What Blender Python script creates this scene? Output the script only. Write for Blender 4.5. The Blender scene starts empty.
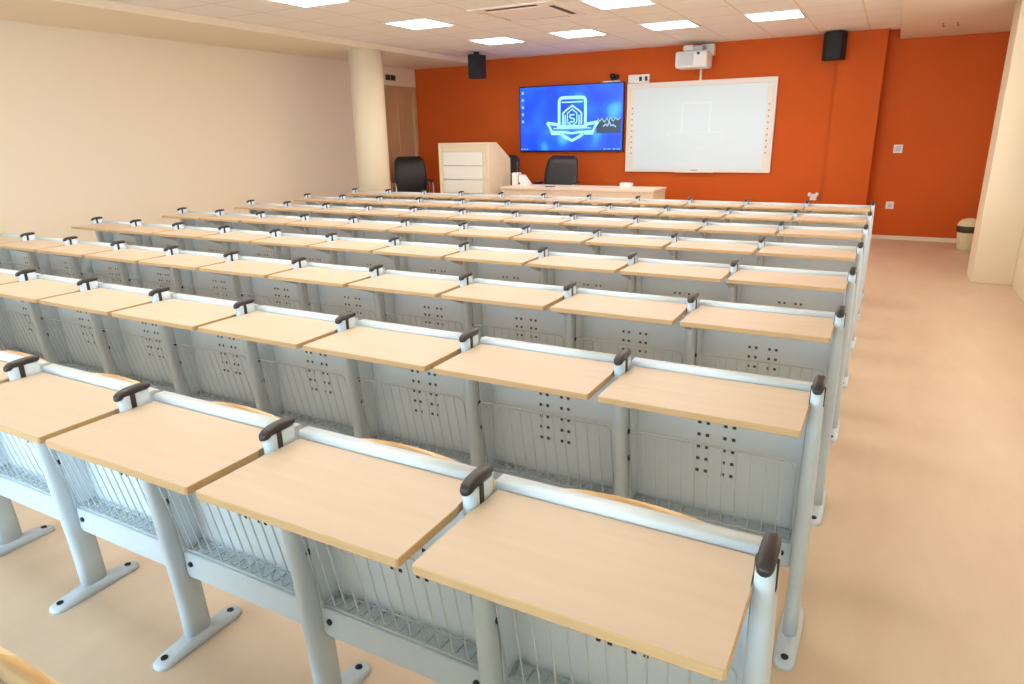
import bpy, bmesh, math, random
from mathutils import Vector, Matrix
random.seed(7)
scn = bpy.context.scene
C = scn.collection
PI = math.pi

# ------------------------------------------------------------------ materials
def lin(c):
    return tuple(((v / 12.92) if v <= 0.04045 else ((v + 0.055) / 1.055) ** 2.4) for v in c)

def rgb(r, g, b):
    return lin((r / 255.0, g / 255.0, b / 255.0)) + (1.0,)

def mat(name, col, rough=0.5, metal=0.0, spec=0.5, noise=0.0, nscale=8.0, bump=0.0, bscale=200.0, stretch=None, coat=0.0):
    m = bpy.data.materials.new(name)
    m.use_nodes = True
    nt = m.node_tree
    b = nt.nodes['Principled BSDF']
    b.inputs['Base Color'].default_value = col
    b.inputs['Roughness'].default_value = rough
    b.inputs['Metallic'].default_value = metal
    b.inputs['Specular IOR Level'].default_value = spec
    b.inputs['Coat Weight'].default_value = coat
    tc = nt.nodes.new('ShaderNodeTexCoord')
    vec = tc.outputs['Object']
    if stretch:
        mp = nt.nodes.new('ShaderNodeMapping')
        mp.inputs['Scale'].default_value = stretch
        nt.links.new(vec, mp.inputs['Vector'])
        vec = mp.outputs['Vector']
    if noise > 0:
        n = nt.nodes.new('ShaderNodeTexNoise')
        n.inputs['Scale'].default_value = nscale
        n.inputs['Detail'].default_value = 5
        nt.links.new(vec, n.inputs['Vector'])
        r = nt.nodes.new('ShaderNodeValToRGB')
        r.color_ramp.elements[0].position = 0.3
        r.color_ramp.elements[1].position = 0.7
        r.color_ramp.elements[0].color = tuple(c * (1 - noise) for c in col[:3]) + (1,)
        r.color_ramp.elements[1].color = tuple(min(1, c * (1 + noise)) for c in col[:3]) + (1,)
        nt.links.new(n.outputs['Fac'], r.inputs['Fac'])
        nt.links.new(r.outputs['Color'], b.inputs['Base Color'])
    if bump > 0:
        n2 = nt.nodes.new('ShaderNodeTexNoise')
        n2.inputs['Scale'].default_value = bscale
        nt.links.new(tc.outputs['Object'], n2.inputs['Vector'])
        bp = nt.nodes.new('ShaderNodeBump')
        bp.inputs['Strength'].default_value = bump
        bp.inputs['Distance'].default_value = 0.002
        nt.links.new(n2.outputs['Fac'], bp.inputs['Height'])
        nt.links.new(bp.outputs['Normal'], b.inputs['Normal'])
    return m

def glow(name, col, strength):
    m = bpy.data.materials.new(name)
    m.use_nodes = True
    nt = m.node_tree
    b = nt.nodes['Principled BSDF']
    b.inputs['Base Color'].default_value = (0.02, 0.02, 0.02, 1)
    b.inputs['Roughness'].default_value = 0.4
    b.inputs['Emission Color'].default_value = col
    b.inputs['Emission Strength'].default_value = strength
    return m

M = {}
M['wall'] = mat('cream_paint', rgb(246, 230, 206), 0.85, spec=0.2, bump=0.15, bscale=120)
M['column'] = mat('column_paint', rgb(236, 219, 190), 0.7, spec=0.3, bump=0.1, bscale=120)
M['orange'] = mat('orange_paint', rgb(208, 91, 28), 0.75, spec=0.25, bump=0.15, bscale=120, noise=0.03, nscale=1.5)
M['white_trim'] = mat('white_trim', rgb(238, 222, 202), 0.5)
M['steel'] = mat('pale_grey_paint', rgb(197, 209, 218), 0.42, spec=0.5, noise=0.015, nscale=30)
M['panel'] = mat('panel_grey_paint', rgb(218, 229, 237), 0.5, spec=0.4, noise=0.015, nscale=20)
M['rail'] = mat('satin_rail', rgb(208, 215, 218), 0.35, spec=0.5)
M['wire'] = mat('wire_paint', rgb(196, 204, 208), 0.4)
M['black'] = mat('black_plastic', rgb(42, 35, 32), 0.4, spec=0.5, bump=0.1, bscale=300)
M['bolt'] = mat('dark_bolt', rgb(40, 40, 44), 0.4, metal=0.6)
M['hole'] = mat('hole_dark', rgb(92, 90, 90), 0.8)
M['wood'] = mat('beech_laminate', rgb(207, 182, 156), 0.42, spec=0.4, noise=0.035, nscale=3.0, stretch=(1.2, 14, 14))
M['edge'] = mat('beech_edge', rgb(200, 166, 122), 0.5, spec=0.3, noise=0.05, nscale=5, stretch=(2, 20, 20))
M['ply'] = mat('beech_plywood', rgb(232, 196, 146), 0.45, spec=0.4, noise=0.05, nscale=3, stretch=(1.2, 12, 12))
M['door'] = mat('door_wood', rgb(206, 168, 128), 0.5, noise=0.08, nscale=3, stretch=(6, 6, 0.6))
M['lectern'] = mat('lectern_board', rgb(238, 218, 186), 0.5, noise=0.02, nscale=3, stretch=(1, 1, 8))
M['lectern_white'] = mat('lectern_front', rgb(244, 238, 226), 0.45)
M['desk_top'] = mat('teacher_desk_board', rgb(236, 212, 186), 0.45, noise=0.02, nscale=3)
M['leather'] = mat('black_leather', rgb(38, 36, 38), 0.4, spec=0.5, bump=0.2, bscale=150)
M['chrome'] = mat('chrome', rgb(215, 215, 215), 0.18, metal=1.0)
M['white_plastic'] = mat('white_plastic', rgb(240, 236, 230), 0.4)
M['grey_plastic'] = mat('grey_plastic', rgb(206, 206, 210), 0.5)
M['speaker'] = mat('speaker_cloth', rgb(28, 28, 30), 0.7, bump=0.3, bscale=400)
M['tv_bezel'] = mat('tv_bezel', rgb(24, 24, 30), 0.3)
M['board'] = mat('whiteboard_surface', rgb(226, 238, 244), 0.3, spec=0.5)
M['board_frame'] = mat('whiteboard_frame', rgb(240, 230, 218), 0.4)
M['board_mark'] = mat('whiteboard_icon', rgb(150, 150, 156), 0.6)
M['bin'] = mat('bin_plastic', rgb(232, 218, 180), 0.45)
M['bin_dark'] = mat('bin_bag', rgb(66, 54, 40), 0.5)
M['slot'] = mat('vent_dark', rgb(96, 70, 48), 0.8)
M['ac'] = mat('ac_plastic', rgb(250, 240, 226), 0.55)
M['exit'] = mat('sign_dark', rgb(50, 44, 38), 0.5)
LS = 7.2
M['lamp'] = glow('lamp_diffuser', (1.0, 0.975, 0.93, 1), LS)
M['daylight'] = glow('daylit_glass', (0.56, 0.80, 1.0, 1), 6.0)  # unseen back window pane, added as cool fill for the desk fronts
M['daylight_side'] = glow('daylit_blind', (1.0, 0.95, 0.88, 1), 2.0)  # added glow beside the aisle, fill for floor and left wall
M['emblem'] = glow('emblem_light', lin((0.60, 0.86, 0.98)) + (1,), 0.85)
M['emblem_mid'] = glow('emblem_mid', lin((0.25, 0.52, 0.95)) + (1,), 0.8)
M['icon'] = glow('icon_light', lin((0.45, 0.75, 0.98)) + (1,), 0.8)
M['pic_dark'] = glow('picture_dark', lin((0.16, 0.25, 0.34)) + (1,), 0.8)
M['pic_light'] = glow('picture_light', lin((0.62, 0.78, 0.86)) + (1,), 0.7)
M['proj_img'] = mat('projected_tint', rgb(232, 242, 247), 0.3)  # projector's light put into the colour as a paler tint

def screen_material():
    m = bpy.data.materials.new('tv_screen')
    m.use_nodes = True
    nt = m.node_tree
    b = nt.nodes['Principled BSDF']
    b.inputs['Base Color'].default_value = (0.01, 0.01, 0.015, 1)
    b.inputs['Roughness'].default_value = 0.25
    tc = nt.nodes.new('ShaderNodeTexCoord')
    n = nt.nodes.new('ShaderNodeTexNoise')
    n.inputs['Scale'].default_value = 1.9
    n.inputs['Detail'].default_value = 1.0
    nt.links.new(tc.outputs['Object'], n.inputs['Vector'])
    v = nt.nodes.new('ShaderNodeTexVoronoi')
    v.inputs['Scale'].default_value = 3.2
    v.feature = 'SMOOTH_F1'
    v.inputs['Smoothness'].default_value = 0.6
    nt.links.new(tc.outputs['Object'], v.inputs['Vector'])
    sub = nt.nodes.new('ShaderNodeMath'); sub.operation = 'MULTIPLY_ADD'
    nt.links.new(v.outputs['Distance'], sub.inputs[0]); sub.inputs[1].default_value = -0.45
    nt.links.new(n.outputs['Fac'], sub.inputs[2])
    r = nt.nodes.new('ShaderNodeValToRGB')
    e = r.color_ramp.elements
    e[0].position = 0.2; e[0].color = lin((0.07, 0.28, 0.93)) + (1,)
    e[1].position = 0.62; e[1].color = lin((0.30, 0.72, 0.99)) + (1,)
    mid = e.new(0.4); mid.color = lin((0.10, 0.38, 0.96)) + (1,)
    nt.links.new(sub.outputs[0], r.inputs['Fac'])
    nt.links.new(r.outputs['Color'], b.inputs['Emission Color'])
    b.inputs['Emission Strength'].default_value = 0.85
    return m
M['screen'] = screen_material()

def floor_material():
    m = bpy.data.materials.new('vinyl_floor')
    m.use_nodes = True
    nt = m.node_tree
    b = nt.nodes['Principled BSDF']
    tc = nt.nodes.new('ShaderNodeTexCoord')
    mp = nt.nodes.new('ShaderNodeMapping'); mp.inputs['Scale'].default_value = (2.2, 0.8, 1)
    nt.links.new(tc.outputs['Object'], mp.inputs['Vector'])
    n = nt.nodes.new('ShaderNodeTexNoise'); n.inputs['Scale'].default_value = 1.6; n.inputs['Detail'].default_value = 7
    n.inputs['Roughness'].default_value = 0.62
    nt.links.new(mp.outputs['Vector'], n.inputs['Vector'])
    r = nt.nodes.new('ShaderNodeValToRGB')
    r.color_ramp.elements[0].position = 0.3; r.color_ramp.elements[0].color = rgb(216, 188, 160)
    r.color_ramp.elements[1].position = 0.72; r.color_ramp.elements[1].color = rgb(226, 202, 174)
    nt.links.new(n.outputs['Fac'], r.inputs['Fac'])
    nt.links.new(r.outputs['Color'], b.inputs['Base Color'])
    b.inputs['Roughness'].default_value = 0.42
    b.inputs['Specular IOR Level'].default_value = 0.45
    return m
M['floor'] = floor_material()

def tile_material():
    m = bpy.data.materials.new('ceiling_tile')
    m.use_nodes = True
    nt = m.node_tree
    b = nt.nodes['Principled BSDF']
    b.inputs['Roughness'].default_value = 0.9
    b.inputs['Specular IOR Level'].default_value = 0.15
    tc = nt.nodes.new('ShaderNodeTexCoord')
    sep = nt.nodes.new('ShaderNodeSeparateXYZ')
    nt.links.new(tc.outputs['Object'], sep.inputs[0])
    outs = []
    for ax, off in (('X', 0.96), ('Y', -0.1)):
        a = nt.nodes.new('ShaderNodeMath'); a.operation = 'ADD'; a.inputs[1].default_value = off + 60.0
        nt.links.new(sep.outputs[ax], a.inputs[0])
        d = nt.nodes.new('ShaderNodeMath'); d.operation = 'DIVIDE'; d.inputs[1].default_value = 0.6
        nt.links.new(a.outputs[0], d.inputs[0])
        f = nt.nodes.new('ShaderNodeMath'); f.operation = 'FRACT'
        nt.links.new(d.outputs[0], f.inputs[0])
        s = nt.nodes.new('ShaderNodeMath'); s.operation = 'SUBTRACT'; s.inputs[1].default_value = 0.5
        nt.links.new(f.outputs[0], s.inputs[0])
        ab = nt.nodes.new('ShaderNodeMath'); ab.operation = 'ABSOLUTE'
        nt.links.new(s.outputs[0], ab.inputs[0])
        g = nt.nodes.new('ShaderNodeMath'); g.operation = 'GREATER_THAN'; g.inputs[1].default_value = 0.482
        nt.links.new(ab.outputs[0], g.inputs[0])
        outs.append(g)
    mx = nt.nodes.new('ShaderNodeMath'); mx.operation = 'MAXIMUM'
    nt.links.new(outs[0].outputs[0], mx.inputs[0]); nt.links.new(outs[1].outputs[0], mx.inputs[1])
    mix = nt.nodes.new('ShaderNodeMix'); mix.data_type = 'RGBA'
    mix.inputs[6].default_value = rgb(252, 246, 238)
    mix.inputs[7].default_value = rgb(238, 224, 206)
    nt.links.new(mx.outputs[0], mix.inputs[0])
    nt.links.new(mix.outputs[2], b.inputs['Base Color'])
    return m
M['tile'] = tile_material()

# ------------------------------------------------------------------ mesh helpers
class MB:
    """collects shapes, then links them as one mesh object"""
    def __init__(self):
        self.bm = bmesh.new()

    def _fin(self, vs, fs, mi, smooth=False):
        out = [self.bm.verts.new(v) for v in vs]
        faces = []
        for f in fs:
            try:
                fc = self.bm.faces.new([out[i] for i in f])
                fc.material_index = mi; fc.smooth = smooth
                faces.append(fc)
            except ValueError:
                pass
        return out, faces

    def box(self, x0, x1, y0, y1, z0, z1, mi=0, bev=0.0, seg=2):
        vs = [(x, y, z) for x in (x0, x1) for y in (y0, y1) for z in (z0, z1)]
        fs = [(0, 1, 3, 2), (4, 6, 7, 5), (0, 4, 5, 1), (2, 3, 7, 6), (0, 2, 6, 4), (1, 5, 7, 3)]
        out, faces = self._fin(vs, fs, mi)
        if bev > 0:
            es = list({e for f in faces for e in f.edges})
            r = bmesh.ops.bevel(self.bm, geom=es, offset=bev, segments=seg, affect='EDGES', profile=0.5, material=-1)
            for f in r['faces']:
                f.material_index = mi; f.smooth = True
        return self

    def prism(self, pts, axis, a0, a1, mi=0, bev=0.0, seg=2, side_mi=None):
        """pts 2-D polygon; axis the extrusion axis: 'z' -> (x,y), 'y' -> (x,z), 'x' -> (y,z)"""
        def p3(p, a):
            if axis == 'z': return (p[0], p[1], a)
            if axis == 'y': return (p[0], a, p[1])
            return (a, p[0], p[1])
        n = len(pts)
        vs = [p3(p, a0) for p in pts] + [p3(p, a1) for p in pts]
        fs = [tuple(range(n)), tuple(range(2 * n - 1, n - 1, -1))] + [(i, (i + 1) % n, n + (i + 1) % n, n + i) for i in range(n)]
        out, faces = self._fin(vs, fs, mi)
        if side_mi is not None:
            for f in faces[2:]: f.material_index = side_mi
        if bev > 0:
            es = list({e for f in faces[:2] for e in f.edges})
            r = bmesh.ops.bevel(self.bm, geom=es, offset=bev, segments=seg, affect='EDGES', profile=0.5, material=-1)
            for f in r['faces']:
                f.smooth = True
                if side_mi is not None: f.material_index = side_mi
        return self

    def loft(self, rings, mi=0, smooth=True, caps=True):
        n = len(rings[0])
        vs = [p for r in rings for p in r]
        fs = []
        for k in range(len(rings) - 1):
            for i in range(n):
                j = (i + 1) % n
                fs.append((k * n + i, k * n + j, (k + 1) * n + j, (k + 1) * n + i))
        out, faces = self._fin(vs, fs, mi, smooth)
        if caps:
            for ring in (out[:n], out[-n:]):
                try:
                    f = self.bm.faces.new(ring); f.material_index = mi
                except ValueError:
                    pass
        return self

    def tube(self, pts, r, n=6, mi=0, closed=False):
        pts = [Vector(p) for p in pts]
        rings = []
        m = len(pts)
        up = Vector((0.13, 0.21, 0.97)).normalized()
        prev = None
        for i, p in enumerate(pts):
            if closed:
                t = (pts[(i + 1) % m] - pts[i - 1]).normalized()
            else:
                t = (pts[min(i + 1, m - 1)] - pts[max(i - 1, 0)]).normalized()
            if prev is None:
                a = up if abs(t.dot(up)) < 0.9 else Vector((1, 0.1, 0))
                u = (a - t * a.dot(t)).normalized()
            else:
                u = (prev - t * prev.dot(t)).normalized()
            prev = u
            w = t.cross(u)
            rings.append([tuple(p + u * (r * math.cos(2 * PI * k / n)) + w * (r * math.sin(2 * PI * k / n))) for k in range(n)])
        if closed: rings.append(rings[0])
        return self.loft(rings, mi, True, not closed)

    def cyl(self, c, r, h, axis='z', n=20, mi=0, r2=None):
        r2 = r if r2 is None else r2
        rings = []
        for rr, t in ((r, 0), (r2, h)):
            ring = []
            for k in range(n):
                a = 2 * PI * k / n
                u, v = rr * math.cos(a), rr * math.sin(a)
                if axis == 'z': ring.append((c[0] + u, c[1] + v, c[2] + t))
                elif axis == 'y': ring.append((c[0] + u, c[1] + t, c[2] + v))
                else: ring.append((c[0] + t, c[1] + u, c[2] + v))
            rings.append(ring)
        return self.loft(rings, mi)

    def lathe(self, prof, c=(0, 0, 0), n=28, mi=0):
        return self.loft([[(c[0] + r * math.cos(2 * PI * k / n), c[1] + r * math.sin(2 * PI * k / n), c[2] + z) for k in range(n)] for r, z in prof], mi)

    def stroke(self, pts, w, y, d=0.002, mi=0, closed=False):
        """flat ribbon along 2-D points (x, z) facing -y, thickness d"""
        P = [Vector(p) for p in pts]
        m = len(P)
        L, R = [], []
        for i in range(m):
            if closed: a, b = P[i - 1], P[(i + 1) % m]
            else: a, b = P[max(i - 1, 0)], P[min(i + 1, m - 1)]
            d1 = (P[i] - a).normalized() if (P[i] - a).length > 1e-9 else (b - P[i]).normalized()
            d2 = (b - P[i]).normalized() if (b - P[i]).length > 1e-9 else d1
            n1 = Vector((-d1.y, d1.x)); n2 = Vector((-d2.y, d2.x))
            nn = (n1 + n2)
            nn = nn.normalized() if nn.length > 1e-6 else n1
            s = w * 0.5 / max(0.4, nn.dot(n1))
            L.append(P[i] + nn * s); R.append(P[i] - nn * s)
        rings = [[(l.x, y, l.y), (l.x, y - d, l.y), (r.x, y - d, r.y), (r.x, y, r.y)] for l, r in zip(L, R)]
        if closed: rings.append(rings[0])
        return self.loft(rings, mi, False, not closed)

    def build(self, name, mats, parent=None, loc=(0, 0, 0), bev=0.0):
        bmesh.ops.remove_doubles(self.bm, verts=self.bm.verts, dist=1e-6)
        bmesh.ops.recalc_face_normals(self.bm, faces=self.bm.faces)
        me = bpy.data.meshes.new(name)
        self.bm.to_mesh(me); self.bm.free()
        if not isinstance(mats, (list, tuple)): mats = [mats]
        for mm in mats: me.materials.append(mm)
        return link(name, me, parent, loc)

def link(name, me, parent=None, loc=(0, 0, 0)):
    o = bpy.data.objects.new(name, me)
    C.objects.link(o)
    o.location = loc
    if parent: o.parent = parent
    return o

def thing(name, label, cat, loc=(0, 0, 0), rz=0.0, group=None):
    o = bpy.data.objects.new(name, None)
    C.objects.link(o)
    o.location = loc
    o.rotation_euler = (0, 0, rz)
    o.empty_display_size = 0.1
    tag(o, label, cat, group)
    return o

def tag(o, label, cat, group=None):
    o['label'] = label; o['category'] = cat
    if group: o['group'] = group
    return o

def struct(o):
    o['kind'] = 'structure'
    return o

def stadium(cx, cy, hx, hy, z, n=5):
    """ring: rounded ends in y, hx half width, hy half length"""
    out = []
    for k in range(n + 1):
        a = PI * k / n
        out.append((cx + hx * math.cos(a), cy + (hy - hx) + hx * math.sin(a), z))
    for k in range(n + 1):
        a = PI + PI * k / n
        out.append((cx + hx * math.cos(a), cy - (hy - hx) + hx * math.sin(a), z))
    return out

# ------------------------------------------------------------------ setting
XL, XR, YB = -7.8, 1.3, -4.6
YF, YP, YR = 10.9, 10.80, 11.0
ZC, ZB, ZS = 2.75, 2.68, 2.63
XB = -6.42

MB().box(XL - 0.2, XR + 0.2, YB - 0.2, YR + 0.2, -0.1, 0).build('floor', M['floor'])
struct(bpy.data.objects['floor'])
o = MB().box(XL - 0.2, XR + 0.2, YB - 0.2, YR + 0.2, ZC, ZC + 0.1).build('ceiling', M['tile']); struct(o)
# left wall with the door opening
m = MB()
DY0, DY1, DZ = 9.93, 10.84, 2.32
m.box(XL - 0.2, XL, YB - 0.2, DY0, 0, ZC)
m.box(XL - 0.2, XL, DY1, YR + 0.2, 0, ZC)
m.box(XL - 0.2, XL, DY0, DY1, DZ, ZC)
struct(m.build('wall_left', M['wall']))
# right wall with an added run of unseen windows to light the aisle
RY0, RY1, RZ0, RZ1 = 3.3, 7.6, 0.85, 2.45
m = MB()
m.box(XR, XR + 0.2, YB - 0.2, RY0, 0, ZC)
m.box(XR, XR + 0.2, RY1, YR + 0.2, 0, ZC)
m.box(XR, XR + 0.2, RY0, RY1, 0, RZ0)
m.box(XR, XR + 0.2, RY0, RY1, RZ1, ZC)
struct(m.build('wall_right', M['column']))
w = struct(MB().box(XR + 0.16, XR + 0.17, RY0, RY1, RZ0, RZ1).build('window_2', M['daylight_side']))
m = MB()
for i in range(8):
    y = RY0 + (RY1 - RY0) * i / 7
    m.box(XR + 0.1, XR + 0.15, max(RY0, y - 0.04), min(RY1, y + 0.04), RZ0, RZ1)
m.box(XR + 0.1, XR + 0.15, RY0, RY1, RZ0, RZ0 + 0.06)
m.box(XR + 0.1, XR + 0.15, RY0, RY1, RZ1 - 0.06, RZ1)
m.build('window_frame', M['white_trim'], w)
MB().box(XR - 0.03, XR + 0.158, RY0, RY1, RZ0 - 0.03, RZ0 + 0.002).build('window_sill', M['white_trim'], w)
m = MB()
m.box(XL, -0.70, YF, YF + 0.3, 0, ZC)
m.box(-0.70, -0.14, YP, YF + 0.3, 0, ZC)
m.box(-0.14, XR, YR, YR + 0.2, 0, ZC)
struct(m.build('wall_front', M['orange']))
# back wall (behind the camera) with an unseen window, widened as fill light
WX0, WX1, WZ0, WZ1 = -7.4, 0.9, 0.35, 2.6
m = MB()
m.box(XL, WX0, YB - 0.2, YB, 0, ZC)
m.box(WX1, XR, YB - 0.2, YB, 0, ZC)
m.box(WX0, WX1, YB - 0.2, YB, 0, WZ0)
m.box(WX0, WX1, YB - 0.2, YB, WZ1, ZC)
struct(m.build('wall_back', M['wall']))
w = struct(MB().box(WX0, WX1, YB - 0.16, YB - 0.15, WZ0, WZ1).build('window_1', M['daylight']))
m = MB()
for a, b in ((WX0, WX0 + 0.06), (WX1 - 0.06, WX1)) + tuple((WX0 + 1.2 * i - 0.03, WX0 + 1.2 * i + 0.03) for i in (1, 2, 3, 4, 5, 6)):
    m.box(a, b, YB - 0.14, YB - 0.08, WZ0, WZ1)
m.box(WX0, WX1, YB - 0.14, YB - 0.08, WZ0, WZ0 + 0.06)
m.box(WX0, WX1, YB - 0.14, YB - 0.08, WZ1 - 0.06, WZ1)
m.build('window_frame', M['white_trim'], w)
# lowered strips of ceiling along both sides
struct(MB().box(XL, XB, YB, YF, ZB, ZC).build('ceiling_bulkhead', M['wall']))
sf = struct(MB().box(0.0, XR, YB, YR, ZS, ZC, bev=0.006).build('ceiling_soffit', M['white_trim']))
# columns
struct(MB().lathe([(0.235, 0), (0.235, ZB)], (-6.63, 8.12, 0), 40).build('column_round', M['column']))
struct(MB().box(0.955, XR, 8.13, 8.6, 0, ZS, bev=0.006).build('column_square', M['column']))
# skirting
struct(MB().box(-0.13, XR, YR - 0.014, YR, 0, 0.055, bev=0.003).build('baseboard_front', M['white_trim']))
struct(MB().box(XL, XL + 0.014, YB, DY0 - 0.09, 0, 0.07, bev=0.003).build('baseboard_left', M['white_trim']))
# door in the left wall near the front
d = MB()
d.box(XL - 0.06, XL - 0.02, DY0 + 0.04, DY1 - 0.04, 0.005, DZ - 0.22, bev=0.003)
d = struct(d.build('door_1', M['door']))
m = MB()
m.box(XL - 0.1, XL + 0.02, DY0 - 0.06, DY0 + 0.04, 0, DZ + 0.05, bev=0.004)
m.box(XL - 0.1, XL + 0.02, DY1 - 0.04, DY1 + 0.04, 0, DZ + 0.05, bev=0.004)
m.box(XL - 0.1, XL + 0.02, DY0 + 0.04, DY1 - 0.04, DZ - 0.02, DZ + 0.05, bev=0.004)
m.box(XL - 0.08, XL - 0.01, DY0 + 0.04, DY1 - 0.04, DZ - 0.22, DZ - 0.02)
m.build('door_frame', M['door'], d)
m = MB()
m.box(XL - 0.03, XL - 0.012, (DY0 + DY1) / 2 - 0.03, (DY0 + DY1) / 2 + 0.03, 0.02, DZ - 0.23)
m.build('door_strip', M['door'], d)
m = MB()
m.tube([(XL - 0.02, DY1 - 0.12, 1.05), (XL + 0.04, DY1 - 0.12, 1.05), (XL + 0.04, DY1 - 0.24, 1.05)], 0.01, 8)
m.build('door_handle', M['chrome'], d)

# ------------------------------------------------------------------ ceiling lights
def light_mesh():
    f = MB()
    h = 0.297
    for a in ((-h, h, -h, -h + 0.022), (-h, h, h - 0.022, h), (-h, -h + 0.022, -h + 0.022, h - 0.022), (h - 0.022, h, -h + 0.022, h - 0.022)):
        f.box(a[0], a[1], a[2], a[3], -0.012, 0.0)
    return f
first_light = None
LIGHTS = [
    (-4.86, 8.8, 'far-row ceiling light panel at the left end, closest to the hanging speaker'),
    (-3.66, 8.8, 'ceiling light panel over the wall screen, second from the left in the far row'),
    (-2.46, 8.8, 'ceiling light panel over the white projector, third from the left in the far row'),
    (-1.26, 8.8, 'far-row ceiling light panel at the right end, closest to the right speaker'),
    (-4.86, 7.0, 'ceiling light panel in the middle row, to the left of the air conditioner'),
    (-2.46, 7.0, 'ceiling light panel cut by the top picture edge, just right of the air conditioner'),
    (-4.86, 5.2, 'ceiling light panel at the top picture edge, upper left, only its tip showing'),
]
OUT = [(-1.26, 7.0)] + [(x, y) for y in (5.2, 3.4, 1.6) for x in (-4.86, -3.66, -2.46, -1.26) if not (x == -4.86 and y == 5.2)]
lf_me = None
for i, (x, y, *lab) in enumerate(LIGHTS + OUT):
    lab = lab[0] if lab else 'ceiling light panel overhead, out of the frame above the desks'
    t = thing('ceiling_light', lab, 'ceiling light', (x, y, ZC), 0, 'square ceiling light panels')
    if lf_me is None:
        a = light_mesh().build('frame', M['white_plastic'], t)
        b = MB().box(-0.275, 0.275, -0.275, 0.275, -0.008, -0.001).build('diffuser', M['lamp'], t)
        lf_me = (a.data, b.data)
    else:
        link('frame', lf_me[0], t); link('diffuser', lf_me[1], t)

# ceiling cassette air conditioner
t = thing('air_conditioner', 'square ceiling cassette air conditioner with dark slots between the light panels', 'air conditioner', (-3.48, 7.03, ZC))
m = MB()
m.box(-0.475, 0.475, -0.475, 0.475, -0.014, 0, bev=0.006, seg=3)
m.build('panel', M['ac'], t)
for sx, sy in ((0, -1), (0, 1), (-1, 0), (1, 0)):
    m = MB()
    if sx == 0: m.box(-0.29, 0.29, sy * 0.40 - 0.03, sy * 0.40 + 0.03, -0.017, -0.013)
    else: m.box(sx * 0.40 - 0.03, sx * 0.40 + 0.03, -0.29, 0.29, -0.017, -0.013)
    m.build('air_slot', M['slot'], t)
    if (sx, sy) in ((0, 1), (-1, 0)):
        m = MB()
        if sx == 0: m.box(-0.29, 0.29, sy * 0.40 - 0.032, sy * 0.40 + 0.028, -0.021, -0.0165, bev=0.0015)
        else: m.box(sx * 0.40 - 0.028, sx * 0.40 + 0.032, -0.29, 0.29, -0.021, -0.0165, bev=0.0015)
        m.build('louver', M['ac'], t)
MB().box(-0.31, 0.31, -0.31, 0.31, -0.018, -0.012, bev=0.002).build('intake_grille', M['ac'], t)
MB().box(-0.03, 0.03, 0.44, 0.46, -0.016, -0.0135).build('badge', M['slot'], t)

# ------------------------------------------------------------------ desk rows
S = 0.55
PITCH = 0.85547
Y1 = 1.0393
NS = 11

def leg_part():
    rings = []
    #        z     cy     hy
    for z, cy, hy in ((0.03, 0.047, 0.043), (0.12, 0.043, 0.043), (0.22, 0.037, 0.043), (0.34, 0.026, 0.043), (0.46, 0.018, 0.043),
                      (0.58, 0.008, 0.044), (0.68, 0.000, 0.045), (0.76, -0.008, 0.045), (0.81, -0.013, 0.044), (0.858, -0.015, 0.044)):
        rings.append(stadium(0, cy, 0.0205 - 0.005 * max(0, z - 0.6) / 0.26, hy, z, 6))
    return MB().loft(rings)

def foot_part():
    rings = []
    for y, hw, h in ((-0.105, 0.012, 0.012), (-0.098, 0.024, 0.016), (-0.08, 0.030, 0.019), (-0.03, 0.031, 0.026), (0.02, 0.031, 0.036), (0.075, 0.031, 0.036),
                     (0.13, 0.031, 0.026), (0.175, 0.030, 0.019), (0.193, 0.024, 0.016), (0.20, 0.012, 0.012)):
        rings.append([(-hw, y, 0), (-hw, y, h * 0.55), (-hw * 0.8, y, h * 0.9), (-hw * 0.4, y, h), (hw * 0.4, y, h), (hw * 0.8, y, h * 0.9), (hw, y, h * 0.55), (hw, y, 0)])
    return MB().loft(rings)

def armrest_part():
    m = MB()
    rings = []
    for y, hw, zt, th in ((-0.066, 0.006, 0.859, 0.010), (-0.063, 0.011, 0.864, 0.015), (-0.054, 0.0145, 0.870, 0.020), (-0.034, 0.0155, 0.8755, 0.021), (-0.008, 0.0155, 0.877, 0.020),
                          (0.016, 0.015, 0.876, 0.018), (0.029, 0.0125, 0.874, 0.015), (0.034, 0.007, 0.871, 0.009)):
        zc = zt - th / 2
        rings.append([(hw * math.copysign(abs(math.cos(a)) ** 0.6, math.cos(a)), y, zc + th / 2 * math.copysign(abs(math.sin(a)) ** 0.7, math.sin(a)))
                      for a in [2 * PI * k / 14 for k in range(14)]])
    m.loft(rings)
    for s in (-1, 1):
        x0, x1 = sorted((s * 0.0145, s * 0.0185))
        m.box(x0, x1, -0.034, -0.019, 0.805, 0.860, bev=0.0015, seg=1)
    return m

def disc(c, axis, r=0.0085, h=0.005):
    return MB().cyl(c, r, h, axis, 10)

def desktop_part():
    hw, y0, y1 = 0.2605, -0.259, 0.030
    ny = -0.066      # the back corners step in beside the post
    nx = 0.006
    pts = [(-hw + 0.004, y0), (hw - 0.004, y0), (hw, y0 + 0.004), (hw, ny), (hw - nx, ny + 0.010), (hw - nx, y1), (-hw + nx, y1), (-hw + nx, ny + 0.010), (-hw, ny), (-hw, y0 + 0.004)]
    return MB().prism(pts, 'z', 0.803, 0.822, 0, 0.002, 2, side_mi=1)

def rail_part():
    x0, x1 = -S / 2 + 0.013, S / 2 - 0.013
    prof = [(0.033, 0.800), (0.068, 0.800), (0.073, 0.805), (0.073, 0.831), (0.068, 0.837), (0.040, 0.838), (0.034, 0.834)]
    m = MB()
    m.prism(prof, 'x', x0, x1, 0)
    for f in m.bm.faces:
        if len(f.verts) == 4: f.smooth = True
    return m

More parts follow.
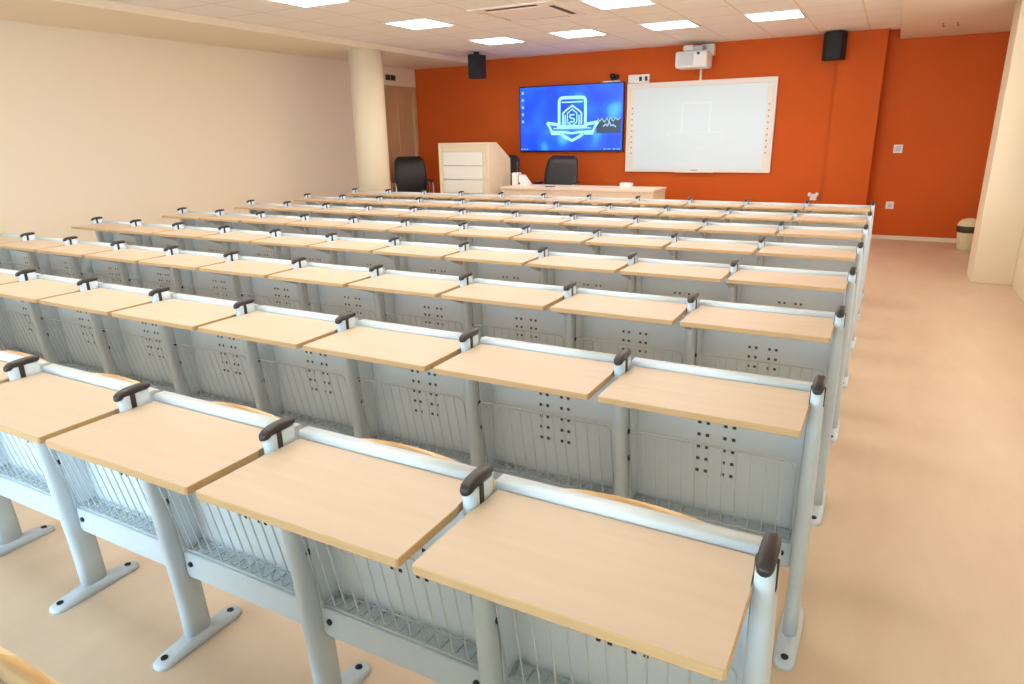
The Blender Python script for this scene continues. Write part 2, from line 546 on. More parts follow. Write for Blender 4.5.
def bracket_part():
    """folded steel bracket that carries the desktop on the post"""
    m = MB()
    m.prism([(-0.20, 0.801), (0.03, 0.801), (0.03, 0.72), (-0.02, 0.72), (-0.19, 0.785)], 'x', -0.007, 0.007, 0, 0.002, 1)
    return m

PX = [-0.0655, -0.0395, -0.0395 + 0.053 - 0.0005, 0.0395]
def panel_part():
    hx = S / 2 - 0.0225
    hw = 0.0055
    xs = [-hx]
    for c in (-0.0525, -0.0265, 0.0265, 0.0525): xs += [c - hw, c + hw]
    xs.append(hx)
    zs = [0.335]
    for k in range(5):
        z = 0.483 + 0.042 * k
        zs += [z - hw, z + hw]
    zs.append(0.755)
    Y = lambda z: 0.098 - (z - 0.335) * 0.045
    m = MB()
    bm = m.bm
    def q(a, mi):
        try:
            f = bm.faces.new([bm.verts.new(p) for p in a]); f.material_index = mi
        except ValueError: pass
    for i in range(len(xs) - 1):
        for j in range(len(zs) - 1):
            x0, x1, z0, z1 = xs[i], xs[i + 1], zs[j], zs[j + 1]
            ya, yb = Y(z0), Y(z1)
            if i % 2 == 1 and j % 2 == 1:
                dd = 0.007
                q([(x0, ya + dd, z0), (x1, ya + dd, z0), (x1, yb + dd, z1), (x0, yb + dd, z1)], 1)
                q([(x0, ya, z0), (x1, ya, z0), (x1, ya + dd, z0), (x0, ya + dd, z0)], 1)
                q([(x0, yb, z1), (x1, yb, z1), (x1, yb + dd, z1), (x0, yb + dd, z1)], 1)
                q([(x0, ya, z0), (x0, ya + dd, z0), (x0, yb + dd, z1), (x0, yb, z1)], 1)
                q([(x1, ya, z0), (x1, ya + dd, z0), (x1, yb + dd, z1), (x1, yb, z1)], 1)
            else:
                q([(x0, ya, z0), (x1, ya, z0), (x1, yb, z1), (x0, yb, z1)], 0)
    # thickness: back sheet and rim, plus side and bottom flanges towards the user
    t = 0.0085
    a, b = Y(zs[0]), Y(zs[-1])
    q([(-hx, a + t, zs[0]), (hx, a + t, zs[0]), (hx, b + t, zs[-1]), (-hx, b + t, zs[-1])], 0)
    for x in (-hx, hx):
        q([(x, a, zs[0]), (x, a + t, zs[0]), (x, b + t, zs[-1]), (x, b, zs[-1])], 0)
    for z, y in ((zs[0], a), (zs[-1], b)):
        q([(-hx, y, z), (hx, y, z), (hx, y + t, z), (-hx, y + t, z)], 0)
    m.box(-hx, hx, 0.040, Y(0.335) + 0.002, 0.333, 0.3365)
    for s in (-1, 1):      # side flanges bolted to the posts
        x0, x1 = sorted((s * hx, s * (hx - 0.003)))
        m.prism([(0.030, 0.335), (0.098, 0.335), (0.079, 0.755), (-0.005, 0.755)], 'x', x0, x1)
    return m

def basket_parts():
    """front frame with upright wires that turn back to the panel at the bottom"""
    m = MB()
    hx = S / 2 - 0.032
    F = lambda z: 0.036 - (z - 0.345) * 0.2
    zt, zb, r = 0.625, 0.347, 0.022
    wr = 0.0022
    pts = [(-hx, F(zb), zb)]
    pts.append((-hx, F(zt - r), zt - r))
    for k in range(1, 5):
        a = PI / 2 * k / 4
        z = zt - r + r * math.sin(a)
        pts.append((-hx + r - r * math.cos(a), F(z), z))
    for k in range(0, 4):
        a = PI / 2 * k / 4
        z = zt - r + r * math.cos(a)
        pts.append((hx - r + r * math.sin(a), F(z), z))
    pts.append((hx, F(zt - r), zt - r)); pts.append((hx, F(zb), zb))
    m.tube(pts, 0.0027, 6)
    n = 12
    for k in range(n + 1):
        x = -hx + 2 * hx * k / n
        if 0 < k < n:
            m.tube([(x, F(zt), zt), (x, F(zb + 0.01), zb + 0.01), (x, F(zb) + 0.006, zb), (x, 0.094, zb)], wr, 5)
        else:
            m.tube([(x, F(zb), zb), (x, 0.094, zb)], wr, 5)
    m.tube([(-hx, F(zb), zb), (hx, F(zb), zb)], 0.0024, 5)
    m.tube([(-hx, 0.084, zb + 0.004), (hx, 0.084, zb + 0.004)], 0.0024, 5)
    z2 = [(-hx + 2 * hx * k / 24, 0.046 if k % 2 else 0.078, zb - 0.004) for k in range(25)]
    m.tube(z2, 0.0013, 4)
    return m

def beam_part():
    hx = S / 2 - 0.0215
    m = MB()
    pts = [(-hx, 0.336), (hx, 0.336), (hx, 0.262), (hx - 0.012, 0.25), (-hx + 0.012, 0.25), (-hx, 0.262)]
    m.prism(pts, 'y', 0.031, 0.060, 0, 0.004, 2)
    return m

def backrest_part():
    m = MB()
    n, k2 = 16, 12
    hx = 0.238
    front, back = [], []
    rows = []
    for j in range(k2 + 1):
        row_f, row_b = [], []
        for i in range(n + 1):
            u = -1 + 2 * i / n
            x = hx * u
            top = 0.821 - 0.05 * abs(u) ** 2.2
            bot = 0.47 + 0.012 * abs(u) ** 3
            z = bot + (top - bot) * j / k2
            v = (z - 0.47) / 0.36
            y = 0.108 + 0.020 * u * u + 0.012 * (1 - v) ** 2 - 0.006 * v
            row_f.append((x, y, z)); row_b.append((x, y + 0.013, z))
        rows.append(row_f + row_b[::-1])
    m.loft(rows)
    return m

def seat_part():
    m = MB()
    n = 12
    rings = []
    for j in range(9):
        v = j / 8
        z = 0.40 + 0.30 * v
        ring_f, ring_b = [], []
        for i in range(n + 1):
            u = -1 + 2 * i / n
            x = 0.225 * u * (1 - 0.05 * (v - 0.5) ** 2)
            y = 0.185 + 0.05 * v - 0.03 * math.sin(PI * v) + 0.012 * u * u
            ring_f.append((x, y, z)); ring_b.append((x, y + 0.014, z))
        rings.append(ring_f + ring_b[::-1])
    m.loft(rings)
    for s in (-1, 1):
        m.box(s * 0.17 - 0.012, s * 0.17 + 0.012, 0.105, 0.19, 0.455, 0.49, 1)
    return m

mesh = {}
def proto(name, mb, mats):
    mb_o = mb.build(name, mats)
    mesh[name] = mb_o.data
    bpy.data.objects.remove(mb_o)
proto('leg', leg_part(), M['steel'])
proto('foot', foot_part(), M['steel'])
proto('armrest', armrest_part(), M['black'])
proto('desktop', desktop_part(), [M['wood'], M['edge']])
proto('rail', rail_part(), M['rail'])
proto('desk_bracket', bracket_part(), M['steel'])
proto('perforated_panel', panel_part(), [M['panel'], M['hole']])
proto('wire_basket', basket_parts(), M['wire'])
proto('cross_beam', beam_part(), M['steel'])
proto('backrest', backrest_part(), M['ply'])
proto('seat', seat_part(), [M['ply'], M['steel']])
proto('floor_bolt_near', disc((0, -0.073, 0.017), 'z', 0.011, 0.006), M['bolt'])
proto('floor_bolt_far', disc((0, 0.168, 0.017), 'z', 0.011, 0.006), M['bolt'])
BOLTS = ((0.012, 0.515), (0.046, 0.372), (0.004, 0.61))
for i, (y, z) in enumerate(BOLTS):
    proto('side_bolt%d' % i, disc((0.020, y, z), 'x'), M['bolt'])
proto('beam_bolt_a', disc((-S / 2 + 0.05, 0.026, 0.300), 'y', 0.0085, 0.006), M['bolt'])
proto('beam_bolt_b', disc((S / 2 - 0.05, 0.026, 0.300), 'y', 0.0085, 0.006), M['bolt'])

ROWLAB = [
    'long row of wooden-topped desks nearest the camera, its floor feet in view at lower left',
    'second desk row from the camera, its perforated grey panels showing above the nearest rail',
    'third desk row from the camera, counted along the right-hand end posts',
    'fourth desk row from the camera, its left end reaching the cream wall',
    'fifth desk row from the camera, fourth from the orange wall',
    'sixth desk row from the camera, third from the orange wall',
    'seventh desk row from the camera, just behind the farthest row of desks',
    'farthest desk row, just before the lectern, round column and teacher desk',
]
def desk_row(y, nseats, label, detail, seats=True):
    t = thing('desk_row', label, 'desk row', (0, y, 0), 0, 'rows of linked lecture desks')
    for k in range(nseats + 1):
        L = link('leg', mesh['leg'], t, (-S * k, 0, 0))
        link('foot', mesh['foot'], L)
        link('armrest', mesh['armrest'], L)
        if detail:
            link('floor_bolt', mesh['floor_bolt_near'], L)
            link('floor_bolt', mesh['floor_bolt_far'], L)
            for i in range(3 if k else 0):
                link('side_bolt', mesh['side_bolt%d' % i], L)
        if 0 < k < nseats: link('desk_bracket', mesh['desk_bracket'], t, (-S * k, 0, 0))
    for k in range(nseats):
        p = (-S * (k + 0.5), 0, 0)
        link('desktop', mesh['desktop'], t, p)
        link('rail', mesh['rail'], t, p)
        link('perforated_panel', mesh['perforated_panel'], t, p)
        link('wire_basket', mesh['wire_basket'], t, p)
        b = link('cross_beam', mesh['cross_beam'], t, p)
        if detail:
            link('beam_bolt', mesh['beam_bolt_a'], b)
            link('beam_bolt', mesh['beam_bolt_b'], b)
        link('backrest', mesh['backrest'], t, p)
        if seats: link('seat', mesh['seat'], t, p)
    return t
for r in range(8):
    desk_row(Y1 + PITCH * r, NS, ROWLAB[r], r < 5)
desk_row(Y1 - PITCH + 0.055, 3, 'wooden seat backrest top poking in at the bottom left picture corner', True, False)

# ------------------------------------------------------------------ front wall: TV
tvx0, tvx1, tvz0, tvz1 = -5.60, -3.735, 1.222, 2.278
ty = YF - 0.07
t = thing('tv', 'wide flat TV on the orange wall showing a blue picture with a crest', 'tv', ((tvx0 + tvx1) / 2, YF - 0.035, (tvz0 + tvz1) / 2))
hw, hh = (tvx1 - tvx0) / 2, (tvz1 - tvz0) / 2
m = MB()
m.box(-hw, hw, -0.03, 0.0, -hh, hh, bev=0.004)
m.box(-0.3, 0.3, 0.0, 0.034, -0.2, 0.2)
m.build('case', M['tv_bezel'], t)
sc_ = MB().box(-hw + 0.018, hw - 0.018, -0.034, -0.029, -hh + 0.022, hh - 0.018).build('screen', M['screen'], t)
sy = -0.0345
e = MB()
ex, ez = -4.622 - (tvx0 + tvx1) / 2, 1.745 - (tvz0 + tvz1) / 2
def E(pts): return [(ex + x, ez + z) for x, z in pts]
# arch of the shield
arch = [(-0.235, -0.10), (-0.235, 0.27)] + [(-0.235 + 0.06 - 0.06 * math.cos(a), 0.27 + 0.06 * math.sin(a)) for a in (0.5, 1.05, 1.57)] + \
       [(0.235 - 0.06 + 0.06 * math.sin(a), 0.27 + 0.06 * math.cos(a)) for a in (0.0, 0.5, 1.05, 1.57)] + [(0.235, -0.10)]
e.stroke(E(arch), 0.05, sy)
e.stroke(E([(-0.19, 0.26), (0.19, 0.26)]), 0.02, sy)
# inner building-like shape
e.stroke(E([(-0.165, -0.09), (-0.165, 0.09), (-0.1, 0.14), (0.0, 0.205), (0.1, 0.14), (0.165, 0.09), (0.165, -0.09)]), 0.028, sy)
e.stroke(E([(-0.125, -0.09), (-0.125, 0.06)]), 0.022, sy)
e.stroke(E([(0.125, -0.09), (0.125, 0.06)]), 0.022, sy)
e.stroke(E([(-0.085, 0.085), (-0.085, -0.05), (0.0, -0.115), (0.085, -0.05), (0.085, 0.085), (0.0, 0.15)]), 0.018, sy, closed=True)
e.stroke(E([(0.045, 0.062), (-0.035, 0.062), (-0.042, 0.03), (-0.025, 0.012), (0.03, 0.0), (0.042, -0.02), (0.03, -0.048), (-0.045, -0.048)]), 0.022, sy)
# ribbon with swallow-tail wings
e.stroke(E([(-0.46, -0.06), (-0.26, -0.09)]), 0.05, sy)
e.stroke(E([(0.46, -0.06), (0.26, -0.09)]), 0.05, sy)
e.stroke(E([(-0.46, -0.055), (-0.40, -0.14), (-0.36, -0.235), (-0.22, -0.235)]), 0.04, sy)
e.stroke(E([(0.46, -0.055), (0.40, -0.14), (0.36, -0.235), (0.22, -0.235)]), 0.04, sy)
e.stroke(E([(-0.27, -0.125), (0.27, -0.125)]), 0.05, sy)
e.stroke(E([(-0.36, -0.20), (-0.10, -0.215), (0.0, -0.23), (0.10, -0.215), (0.36, -0.20)]), 0.035, sy)
e.stroke(E([(-0.34, -0.15), (0.34, -0.15)]), 0.015, sy)
# chevron under the ribbon
e.stroke(E([(-0.20, -0.235), (-0.14, -0.28), (0.0, -0.345), (0.14, -0.28), (0.20, -0.235)]), 0.045, sy)
e.build('emblem', M['emblem'], sc_)
m = MB()
m.stroke(E([(-0.30, -0.175), (0.30, -0.175)]), 0.014, sy - 0.0022)
m.build('ribbon_text', M['emblem_mid'], sc_)
m = MB()
for k in range(5):
    z = hh - 0.10 - 0.115 * k
    m.box(-hw + 0.045, -hw + 0.085, sy - 0.001, sy + 0.0005, z - 0.025, z + 0.02)
m.build('desktop_icons', M['icon'], sc_)
m = MB()
for x in (-hw + 0.03, -hw + 0.08, -hw + 0.13): m.box(x, x + 0.025, sy - 0.001, sy + 0.0005, -hh + 0.03, -hh + 0.052)
for x in (hw - 0.33, hw - 0.26, hw - 0.17, hw - 0.1): m.box(x, x + 0.05, sy - 0.001, sy + 0.0005, -hh + 0.032, -hh + 0.046)
m.build('taskbar_icons', M['icon'], sc_)
px0, px1, pz0, pz1 = -4.19 - (tvx0 + tvx1) / 2, -3.775 - (tvx0 + tvx1) / 2, 1.51 - (tvz0 + tvz1) / 2, 1.735 - (tvz0 + tvz1) / 2
MB().box(px0, px1, sy - 0.0015, sy + 0.0005, pz0, pz1).build('picture_window', M['pic_dark'], sc_)
m = MB()
w_ = px1 - px0
def Q(pts): return [(px0 + u * w_, pz0 + v * (pz1 - pz0)) for u, v in pts]
m.stroke(Q([(0.05, 1.0), (0.13, 0.82), (0.22, 1.0), (0.33, 0.75), (0.43, 1.02), (0.5, 0.8), (0.58, 1.05), (0.68, 0.8), (0.78, 1.02), (0.88, 0.88), (0.97, 1.03)]), 0.014, sy - 0.0016)
m.stroke(Q([(0.28, 0.45), (0.38, 0.6), (0.46, 0.5), (0.53, 0.75), (0.6, 0.5), (0.7, 0.55), (0.8, 0.4)]), 0.022, sy - 0.0016)
m.build('picture_highlights', M['pic_light'], sc_)

# webcam on top of the TV
t = thing('webcam', 'small black dome camera on a white bracket above the TV corner', 'camera', (-3.93, YF - 0.055, tvz1))
m = MB(); m.box(-0.16, 0.11, -0.05, 0.05, 0.0, 0.018, bev=0.004); m.build('bracket', M['white_plastic'], t)
m = MB(); m.lathe([(0.045, 0.018), (0.05, 0.03), (0.045, 0.05), (0.02, 0.055)], (0.02, 0, 0), 18); m.build('camera_base', M['tv_bezel'], t)
m = MB(); m.lathe([(0.012, 0.05), (0.04, 0.065), (0.048, 0.09), (0.04, 0.115), (0.012, 0.128)], (-0.01, 0, 0), 18); m.build('camera_head', M['tv_bezel'], t)
m = MB(); m.lathe([(0.01, 0.05), (0.028, 0.06), (0.034, 0.08), (0.028, 0.1), (0.008, 0.11)], (0.065, 0, 0), 16); m.build('camera_lens', M['tv_bezel'], t)

# ------------------------------------------------------------------ interactive whiteboard
bx0, bx1, bz0, bz1 = -3.69, -1.457, 0.905, 2.24
t = thing('whiteboard', 'large white interactive board with a pale frame on the orange wall', 'whiteboard', ((bx0 + bx1) / 2, YF, (bz0 + bz1) / 2))
hw, hh = (bx1 - bx0) / 2, (bz1 - bz0) / 2
f = MB()
fw = 0.052
f.box(-hw, hw, -0.055, 0, hh - 0.075, hh, bev=0.006)
f.box(-hw, hw, -0.055, 0, -hh, -hh + fw, bev=0.006)
f.box(-hw, -hw + fw, -0.055, 0, -hh + fw, hh - 0.075, bev=0.006)
f.box(hw - fw, hw, -0.055, 0, -hh + fw, hh - 0.075, bev=0.006)
f.build('frame', M['board_frame'], t)
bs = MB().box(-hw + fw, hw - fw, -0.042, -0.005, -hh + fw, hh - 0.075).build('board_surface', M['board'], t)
for s in (-1, 1):
    m = MB()
    x0, x1 = sorted((s * (hw - fw), s * (hw - fw - 0.075)))
    m.box(x0, x1, -0.044, -0.0415, -hh + fw + 0.01, hh - 0.085)
    st = m.build('button_strip', M['board_frame'], t)
    m = MB()
    for k in range(9):
        z = 0.30 - 0.085 * k
        m.box((x0 + x1) / 2 - 0.010, (x0 + x1) / 2 + 0.010, -0.0455, -0.0435, z - 0.011, z + 0.011)
    m.build('button_icons', M['board_mark'], st)
m = MB(); m.box(-0.3, 0.3, -0.085, -0.05, -hh - 0.004, -hh + 0.018, bev=0.004); m.build('pen_tray', M['board_frame'], t)
m = MB(); m.box(-0.05, 0.05, -0.057, -0.054, -hh + 0.024, -hh + 0.036); m.build('badge', M['board_mark'], t)
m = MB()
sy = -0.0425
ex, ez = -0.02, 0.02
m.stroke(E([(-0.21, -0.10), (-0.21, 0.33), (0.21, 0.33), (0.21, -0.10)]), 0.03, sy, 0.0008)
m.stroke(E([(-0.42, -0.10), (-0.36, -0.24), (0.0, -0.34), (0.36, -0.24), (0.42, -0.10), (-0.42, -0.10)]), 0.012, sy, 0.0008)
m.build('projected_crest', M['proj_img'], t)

# white control box above the board
t = thing('control_box', 'small white box with dark sockets above the top left board corner', 'control box', (-3.51, YF, 2.305))
MB().box(-0.17, 0.17, -0.06, 0, -0.062, 0.062, bev=0.006).build('case', M['white_plastic'], t)
for x in (0.03, 0.12):
    MB().box(x - 0.022, x + 0.022, -0.064, -0.058, -0.035, 0.03, bev=0.004).build('socket', M['tv_bezel'], t)

# projector
t = thing('projector', 'white short-throw projector on a wall arm above the whiteboard', 'projector', (-2.62, YF, 2.55))
m = MB()
m.box(-0.215, 0.245, -0.50, -0.14, -0.165, 0.06, bev=0.035, seg=4)
m.build('body', M['white_plastic'], t)
m = MB(); m.box(-0.165, 0.055, -0.5045, -0.498, -0.13, 0.03, bev=0.002); m.build('front_grille', M['grey_plastic'], t)
m = MB(); m.cyl((0.12, -0.506, 0.02), 0.02, 0.008, 'y', 14); m.build('status_window', M['tv_bezel'], t)
m = MB()
m.box(-0.13, 0.02, -0.42, -0.1, 0.065, 0.15, bev=0.03, seg=3)
m.build('arm', M['white_plastic'], t)
m = MB(); m.box(0.06, 0.25, -0.12, 0, 0.02, 0.175, bev=0.008); m.build('wall_plate', M['white_plastic'], t)
m = MB(); m.box(-0.02, 0.14, -0.36, -0.10, 0.06, 0.14, bev=0.01); m.build('mount_slide', M['grey_plastic'], t)
m = MB(); m.box(0.03, 0.12, -0.34, -0.12, 0.135, 0.15, bev=0.003); m.build('mirror_recess', M['tv_bezel'], t)
c = MB(); c.box(-0.014, 0.014, -0.03, 0, 2.24, 2.565, bev=0.004)
o = c.build('cable_duct', M['white_plastic'], None, (-2.565, YF, 0)); tag(o, 'thin white cable duct running from projector down to board', 'cable duct')

# wall speakers
def speaker(loc, label, hang, k=1.0):
    t = thing('speaker', label, 'speaker', loc, 0, 'black speakers by the front wall')
    m = MB(); m.prism([(-0.14 * k, 0.14), (0.14 * k, 0.14), (0.14 * k, -0.02), (0.09 * k, -0.13), (-0.09 * k, -0.13), (-0.14 * k, -0.02)], 'z', 0, 0.34, 0, 0.006, 2)
    m.build('cabinet', M['speaker'], t)
    m = MB(); m.box(-0.085 * k, 0.085 * k, -0.137, -0.129, 0.012, 0.328, bev=0.003); m.build('grille', M['speaker'], t)
    m = MB()
    if hang: m.box(-0.03, 0.03, 0.0, 0.06, 0.335, hang)
    else: m.box(-0.03, 0.03, 0.138, 0.24, 0.1, 0.24)
    m.build('mount', M['bolt'], t)
    return t
speaker((-5.79, 9.75, 2.365), 'black speaker hanging at the ceiling bulkhead, left of the wall screen', 0.385, 0.72)
speaker((-0.76, YF - 0.24, 2.395), 'black speaker high on the orange wall beside the pilaster', None)

# switches and sockets
t = thing('light_switch', 'white square light switch on the orange wall right of pilaster', 'switch', (0.158, YR, 1.235))
MB().box(-0.055, 0.055, -0.014, 0, -0.055, 0.055, bev=0.004).build('plate', M['white_plastic'], t)
MB().box(-0.032, 0.032, -0.019, -0.012, -0.036, 0.036, bev=0.003).build('rocker', M['grey_plastic'], t)
t = thing('wall_socket', 'white power socket below the light switch on the orange wall', 'socket', (0.155, YR, 0.475))
MB().box(-0.05, 0.05, -0.014, 0, -0.05, 0.05, bev=0.004).build('plate', M['white_plastic'], t)
MB().cyl((0, -0.018, 0), 0.028, 0.006, 'y', 20).build('outlet', M['grey_plastic'], t)
t = thing('wall_socket', 'white socket with two plugs on orange wall just above farthest desk rail', 'socket', (-0.835, YF, 0.575))
MB().box(-0.045, 0.045, -0.014, 0, -0.05, 0.04, bev=0.004).build('plate', M['white_plastic'], t)
for s in (-1, 1):
    m = MB(); m.box(s * 0.05 - 0.022, s * 0.05 + 0.022, -0.06, -0.006, 0.005, 0.06, bev=0.012, seg=3); m.build('plug', M['white_plastic'], t)
t = thing('door_sign', 'small dark double sign on the wall above the wooden door', 'sign', (XL, 10.16, 2.50))
for s in (-1, 1):
    MB().box(0, 0.02, s * 0.075 - 0.06, s * 0.075 + 0.06, -0.045, 0.045, bev=0.004).build('plate', M['exit'], t)
for i, (x, lab) in enumerate(((0.42, 'small metal hook under the right soffit, the left one of two'), (0.56, 'small metal hook under the right soffit, the right one of two'))):
    m = MB()
    m.cyl((0, 0, -0.004), 0.012, 0.004, 'z', 12)
    m.tube([(0, 0, -0.003), (0, 0, -0.03), (0.01, -0.02, -0.04), (0.015, -0.045, -0.03)], 0.004, 6)
    o = m.build('ceiling_hook', M['slot'], None, (x, 9.7, ZS)); tag(o, lab, 'hook', 'hooks under the soffit')

# ------------------------------------------------------------------ waste bin
t = thing('waste_bin', 'cream waste bin with dark bag rim and domed lid in the corner', 'bin', (1.075, 10.38, 0))
m = MB(); m.lathe([(0.095, 0), (0.105, 0.01), (0.125, 0.25), (0.128, 0.27)], (0, 0, 0), 28); m.build('body', M['bin'], t)
m = MB(); m.lathe([(0.129, 0.225), (0.136, 0.235), (0.138, 0.27), (0.135, 0.305), (0.128, 0.31)], (0, 0, 0), 28); m.build('bag_rim', M['bin_dark'], t)
m = MB(); m.lathe([(0.134, 0.305), (0.134, 0.315), (0.122, 0.345), (0.095, 0.375), (0.05, 0.395), (0.005, 0.402)], (0, 0, 0), 28); m.build('lid', M['bin'], t)

# ------------------------------------------------------------------ lectern
lx0, lx1, ly0, ly1, lh = -6.06, -5.17, 9.0, 9.68, 1.405
t = thing('lectern', 'tall beige lectern with white front and sloped side by the front wall', 'lectern', ((lx0 + lx1) / 2, ly0, 0))
hx = (lx1 - lx0) / 2
D = ly1 - ly0
side = [(0, 0), (D, 0), (D, 1.16), (0.26, lh), (0, lh)]
for s in (-1, 1):
    m = MB(); a, b = sorted((s * hx, s * (hx - 0.035))); m.prism(side, 'x', a, b, 0, 0.003, 1); m.build('side_panel', M['lectern'], t)
m = MB(); m.box(-hx + 0.035, hx - 0.035, 0.0, 0.26, lh - 0.03, lh, bev=0.003); m.build('top', M['lectern'], t)
m = MB(); m.prism([(0.26, lh), (D, 1.16), (D, 1.13), (0.26, lh - 0.03)], 'x', -hx + 0.035, hx - 0.035); m.build('sloped_top', M['lectern'], t)
m = MB(); m.box(-hx + 0.035, hx - 0.035, 0.012, 0.03, lh - 0.13, lh - 0.03); m.build('header', M['lectern'], t)
m = MB(); m.box(-hx + 0.035, -hx + 0.075, 0.012, 0.03, 0.0, lh - 0.13); m.box(hx - 0.11, hx - 0.035, 0.012, 0.03, 0.0, lh - 0.13); m.build('front_stile', M['lectern'], t)
zt = lh - 0.135
for k in range(6):
    z1 = zt - 0.205 * k; z0 = max(0.03, z1 - 0.197)
    m = MB(); m.box(-hx + 0.078, hx - 0.113, 0.004, 0.028, z0, z1, bev=0.003); m.build('front_board', M['lectern_white'], t)
m = MB(); m.box(-hx + 0.035, hx - 0.035, D - 0.03, D - 0.005, 0.0, 1.12); m.build('back_panel', M['lectern'], t)

# ------------------------------------------------------------------ teacher's desk
dx0, dx1, dy0, dy1 = -4.98, -2.64, 9.0, 9.62
t = thing('teacher_desk', 'long pale wooden teacher desk between the lectern and the whiteboard', 'desk', ((dx0 + dx1) / 2, dy0, 0))
hx = (dx1 - dx0) / 2
MB().box(-hx, hx, 0, dy1 - dy0, 0.735, 0.77, bev=0.004).build('tabletop', M['desk_top'], t)
for s in (-1, 1):
    a, b = sorted((s * (hx - 0.01), s * (hx - 0.045)))
    MB().box(a, b, 0.02, dy1 - dy0 - 0.02, 0, 0.735, bev=0.002).build('side_panel', M['lectern'], t)
MB().box(-hx + 0.045, hx - 0.045, 0.03, 0.055, 0.0, 0.735, bev=0.002).build('modesty_panel', M['desk_top'], t)

# things on the teacher's desk
t = thing('touch_controller', 'white tilted touch panel with upright case at the lectern end of desk', 'control panel', (-4.80, 9.33, 0.77))
MB().box(-0.13, -0.02, -0.06, 0.06, 0, 0.19, bev=0.01).build('upright_case', M['white_plastic'], t)
m = MB(); m.prism([(-0.05, 0.0), (0.09, 0.0), (0.09, 0.03), (-0.01, 0.155), (-0.05, 0.16)], 'y', -0.08, 0.08, 0, 0.006, 2)
for v in m.bm.verts: v.co.x += 0.05
m.build('tilted_panel', M['white_plastic'], t)
MB().cyl((0.01, -0.086, 0.04), 0.016, 0.008, 'y', 14).build('knob', M['tv_bezel'], t)
t = thing('cable_port', 'flat black cable port on the teacher desk before the middle chair', 'cable port', (-4.24, 9.17, 0.77))
MB().box(-0.075, 0.075, -0.03, 0.03, 0, 0.008, bev=0.003).build('port_frame', M['tv_bezel'], t)
MB().box(-0.065, 0.065, -0.02, 0.02, 0.006, 0.012, bev=0.002).build('flap', M['black'], t)
t = thing('small_box', 'small white box on the whiteboard end of the teacher desk', 'box', (-3.19, 9.5, 0.77))
MB().box(-0.085, 0.085, -0.05, 0.05, 0, 0.055, bev=0.005).build('carton', M['white_plastic'], t)
MB().box(-0.05, 0.05, -0.015, 0.015, 0.05, 0.059, bev=0.003).build('opening', M['grey_plastic'], t)

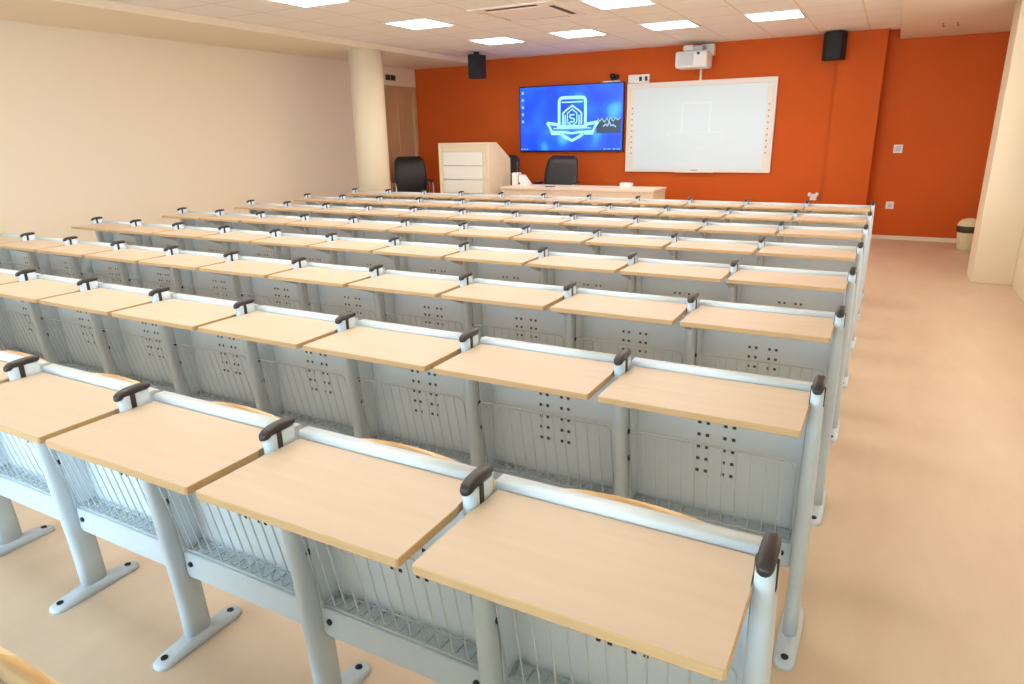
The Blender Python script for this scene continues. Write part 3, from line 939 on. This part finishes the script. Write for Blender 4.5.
# ------------------------------------------------------------------ office chairs
def chair_parts():
    P = []
    # backrest: padded, slightly curved
    m = MB()
    rings = []
    for j in range(11):
        v = j / 10
        z = 0.52 + 0.66 * v
        hw = 0.275 * (0.92 + 0.10 * math.sin(PI * min(1, v * 1.1))) * (1 - 0.25 * max(0, v - 0.93) / 0.07)
        yc = 0.20 + 0.12 * v * v - 0.03 * math.sin(PI * v)
        th = 0.045 * (1 - 0.5 * max(0, v - 0.9) / 0.1)
        ring = []
        for a in [2 * PI * k / 20 for k in range(20)]:
            cx, sx = math.cos(a), math.sin(a)
            x = hw * math.copysign(abs(cx) ** 0.35, cx)
            ring.append((x, yc + th * math.copysign(abs(sx) ** 0.7, sx) + 0.02 * (x / hw) ** 2 * -1, z))
        rings.append(ring)
    m.loft(rings)
    P.append(('backrest', m, 'leather'))
    m = MB(); m.box(-0.25, 0.25, -0.25, 0.24, 0.44, 0.53, bev=0.04, seg=4); P.append(('seat', m, 'leather'))
    for s in (-1, 1):
        m = MB()
        x = s * 0.315
        pts = [(x, 0.23, 0.46), (x, 0.245, 0.60), (x, 0.21, 0.725), (x, 0.12, 0.755), (x, -0.05, 0.76), (x, -0.16, 0.745), (x, -0.215, 0.67), (x, -0.22, 0.52), (x, -0.19, 0.455), (x * 0.8, -0.1, 0.44)]
        m.tube(pts, 0.017, 8)
        P.append(('arm_loop', m, 'chrome'))
        m = MB(); m.box(x - 0.025, x + 0.025, -0.13, 0.15, 0.767, 0.792, bev=0.01, seg=3); P.append(('arm_pad', m, 'leather'))
    m = MB(); m.cyl((0, 0, 0.1), 0.03, 0.35, 'z', 16); P.append(('gas_column', m, 'chrome'))
    m = MB()
    for k in range(5):
        a = 2 * PI * k / 5 + 0.3
        m.tube([(0.02 * math.cos(a), 0.02 * math.sin(a), 0.12), (0.15 * math.cos(a), 0.15 * math.sin(a), 0.11), (0.30 * math.cos(a), 0.30 * math.sin(a), 0.07)], 0.02, 8)
    P.append(('star_base', m, 'chrome'))
    for k in range(5):
        a = 2 * PI * k / 5 + 0.3
        m = MB(); m.cyl((0.30 * math.cos(a) - 0.02, 0.30 * math.sin(a), 0.03), 0.03, 0.04, 'x', 14); P.append(('caster', m, 'bolt'))
    return P
cp = None
for loc, rz, lab in (((-4.48, 9.92, 0), 0.06, 'black leather office chair behind the teacher desk, under the wall screen'),
                     ((-7.06, 9.65, 0), 0.8, 'black leather office chair with chrome arms between the column and lectern'),
                     ((-5.58, 10.05, 0), 0.1, 'black office chair mostly hidden behind the lectern, only an edge showing')):
    t = thing('office_chair', lab, 'chair', loc, rz, 'black office chairs at the front')
    if cp is None:
        cp = []
        for n, m, k in chair_parts():
            o = m.build(n, M[k], t); cp.append((n, o.data))
    else:
        for n, me in cp: link(n, me, t)

# ------------------------------------------------------------------ world, camera, view
wd = bpy.data.worlds.new('world'); scn.world = wd
wd.use_nodes = True
wd.node_tree.nodes['Background'].inputs['Color'].default_value = (0.8, 0.9, 1.0, 1)
wd.node_tree.nodes['Background'].inputs['Strength'].default_value = 0.3

F, PT, YW, RL, CX, CZ = 677.745, -0.29724, -0.50035, -0.01785, 0.0943, 0.86 + 0.65473
cy, sy_, cp_, sp = math.cos(YW), math.sin(YW), math.cos(PT), math.sin(PT)
fw = Vector((sy_ * cp_, cy * cp_, sp)); rt = Vector((cy, -sy_, 0)); up = rt.cross(fw)
c_, s_ = math.cos(RL), math.sin(RL)
r2 = rt * c_ + up * s_; u2 = up * c_ - rt * s_
cam = bpy.data.cameras.new('camera')
cam.sensor_width = 36.0
cam.lens = F / 1024.0 * 36.0
cam.clip_start = 0.02
co = bpy.data.objects.new('camera', cam)
C.objects.link(co)
mw = Matrix.Identity(4)
for i in range(3):
    mw[i][0] = r2[i]; mw[i][1] = u2[i]; mw[i][2] = -fw[i]
mw[0][3], mw[1][3], mw[2][3] = CX, 0.0, CZ
co.matrix_world = mw
scn.camera = co
vs = scn.view_settings
vs.view_transform = 'Standard'; vs.look = 'None'; vs.gamma = 1.0; vs.use_curve_mapping = False
vs.exposure = 0.8
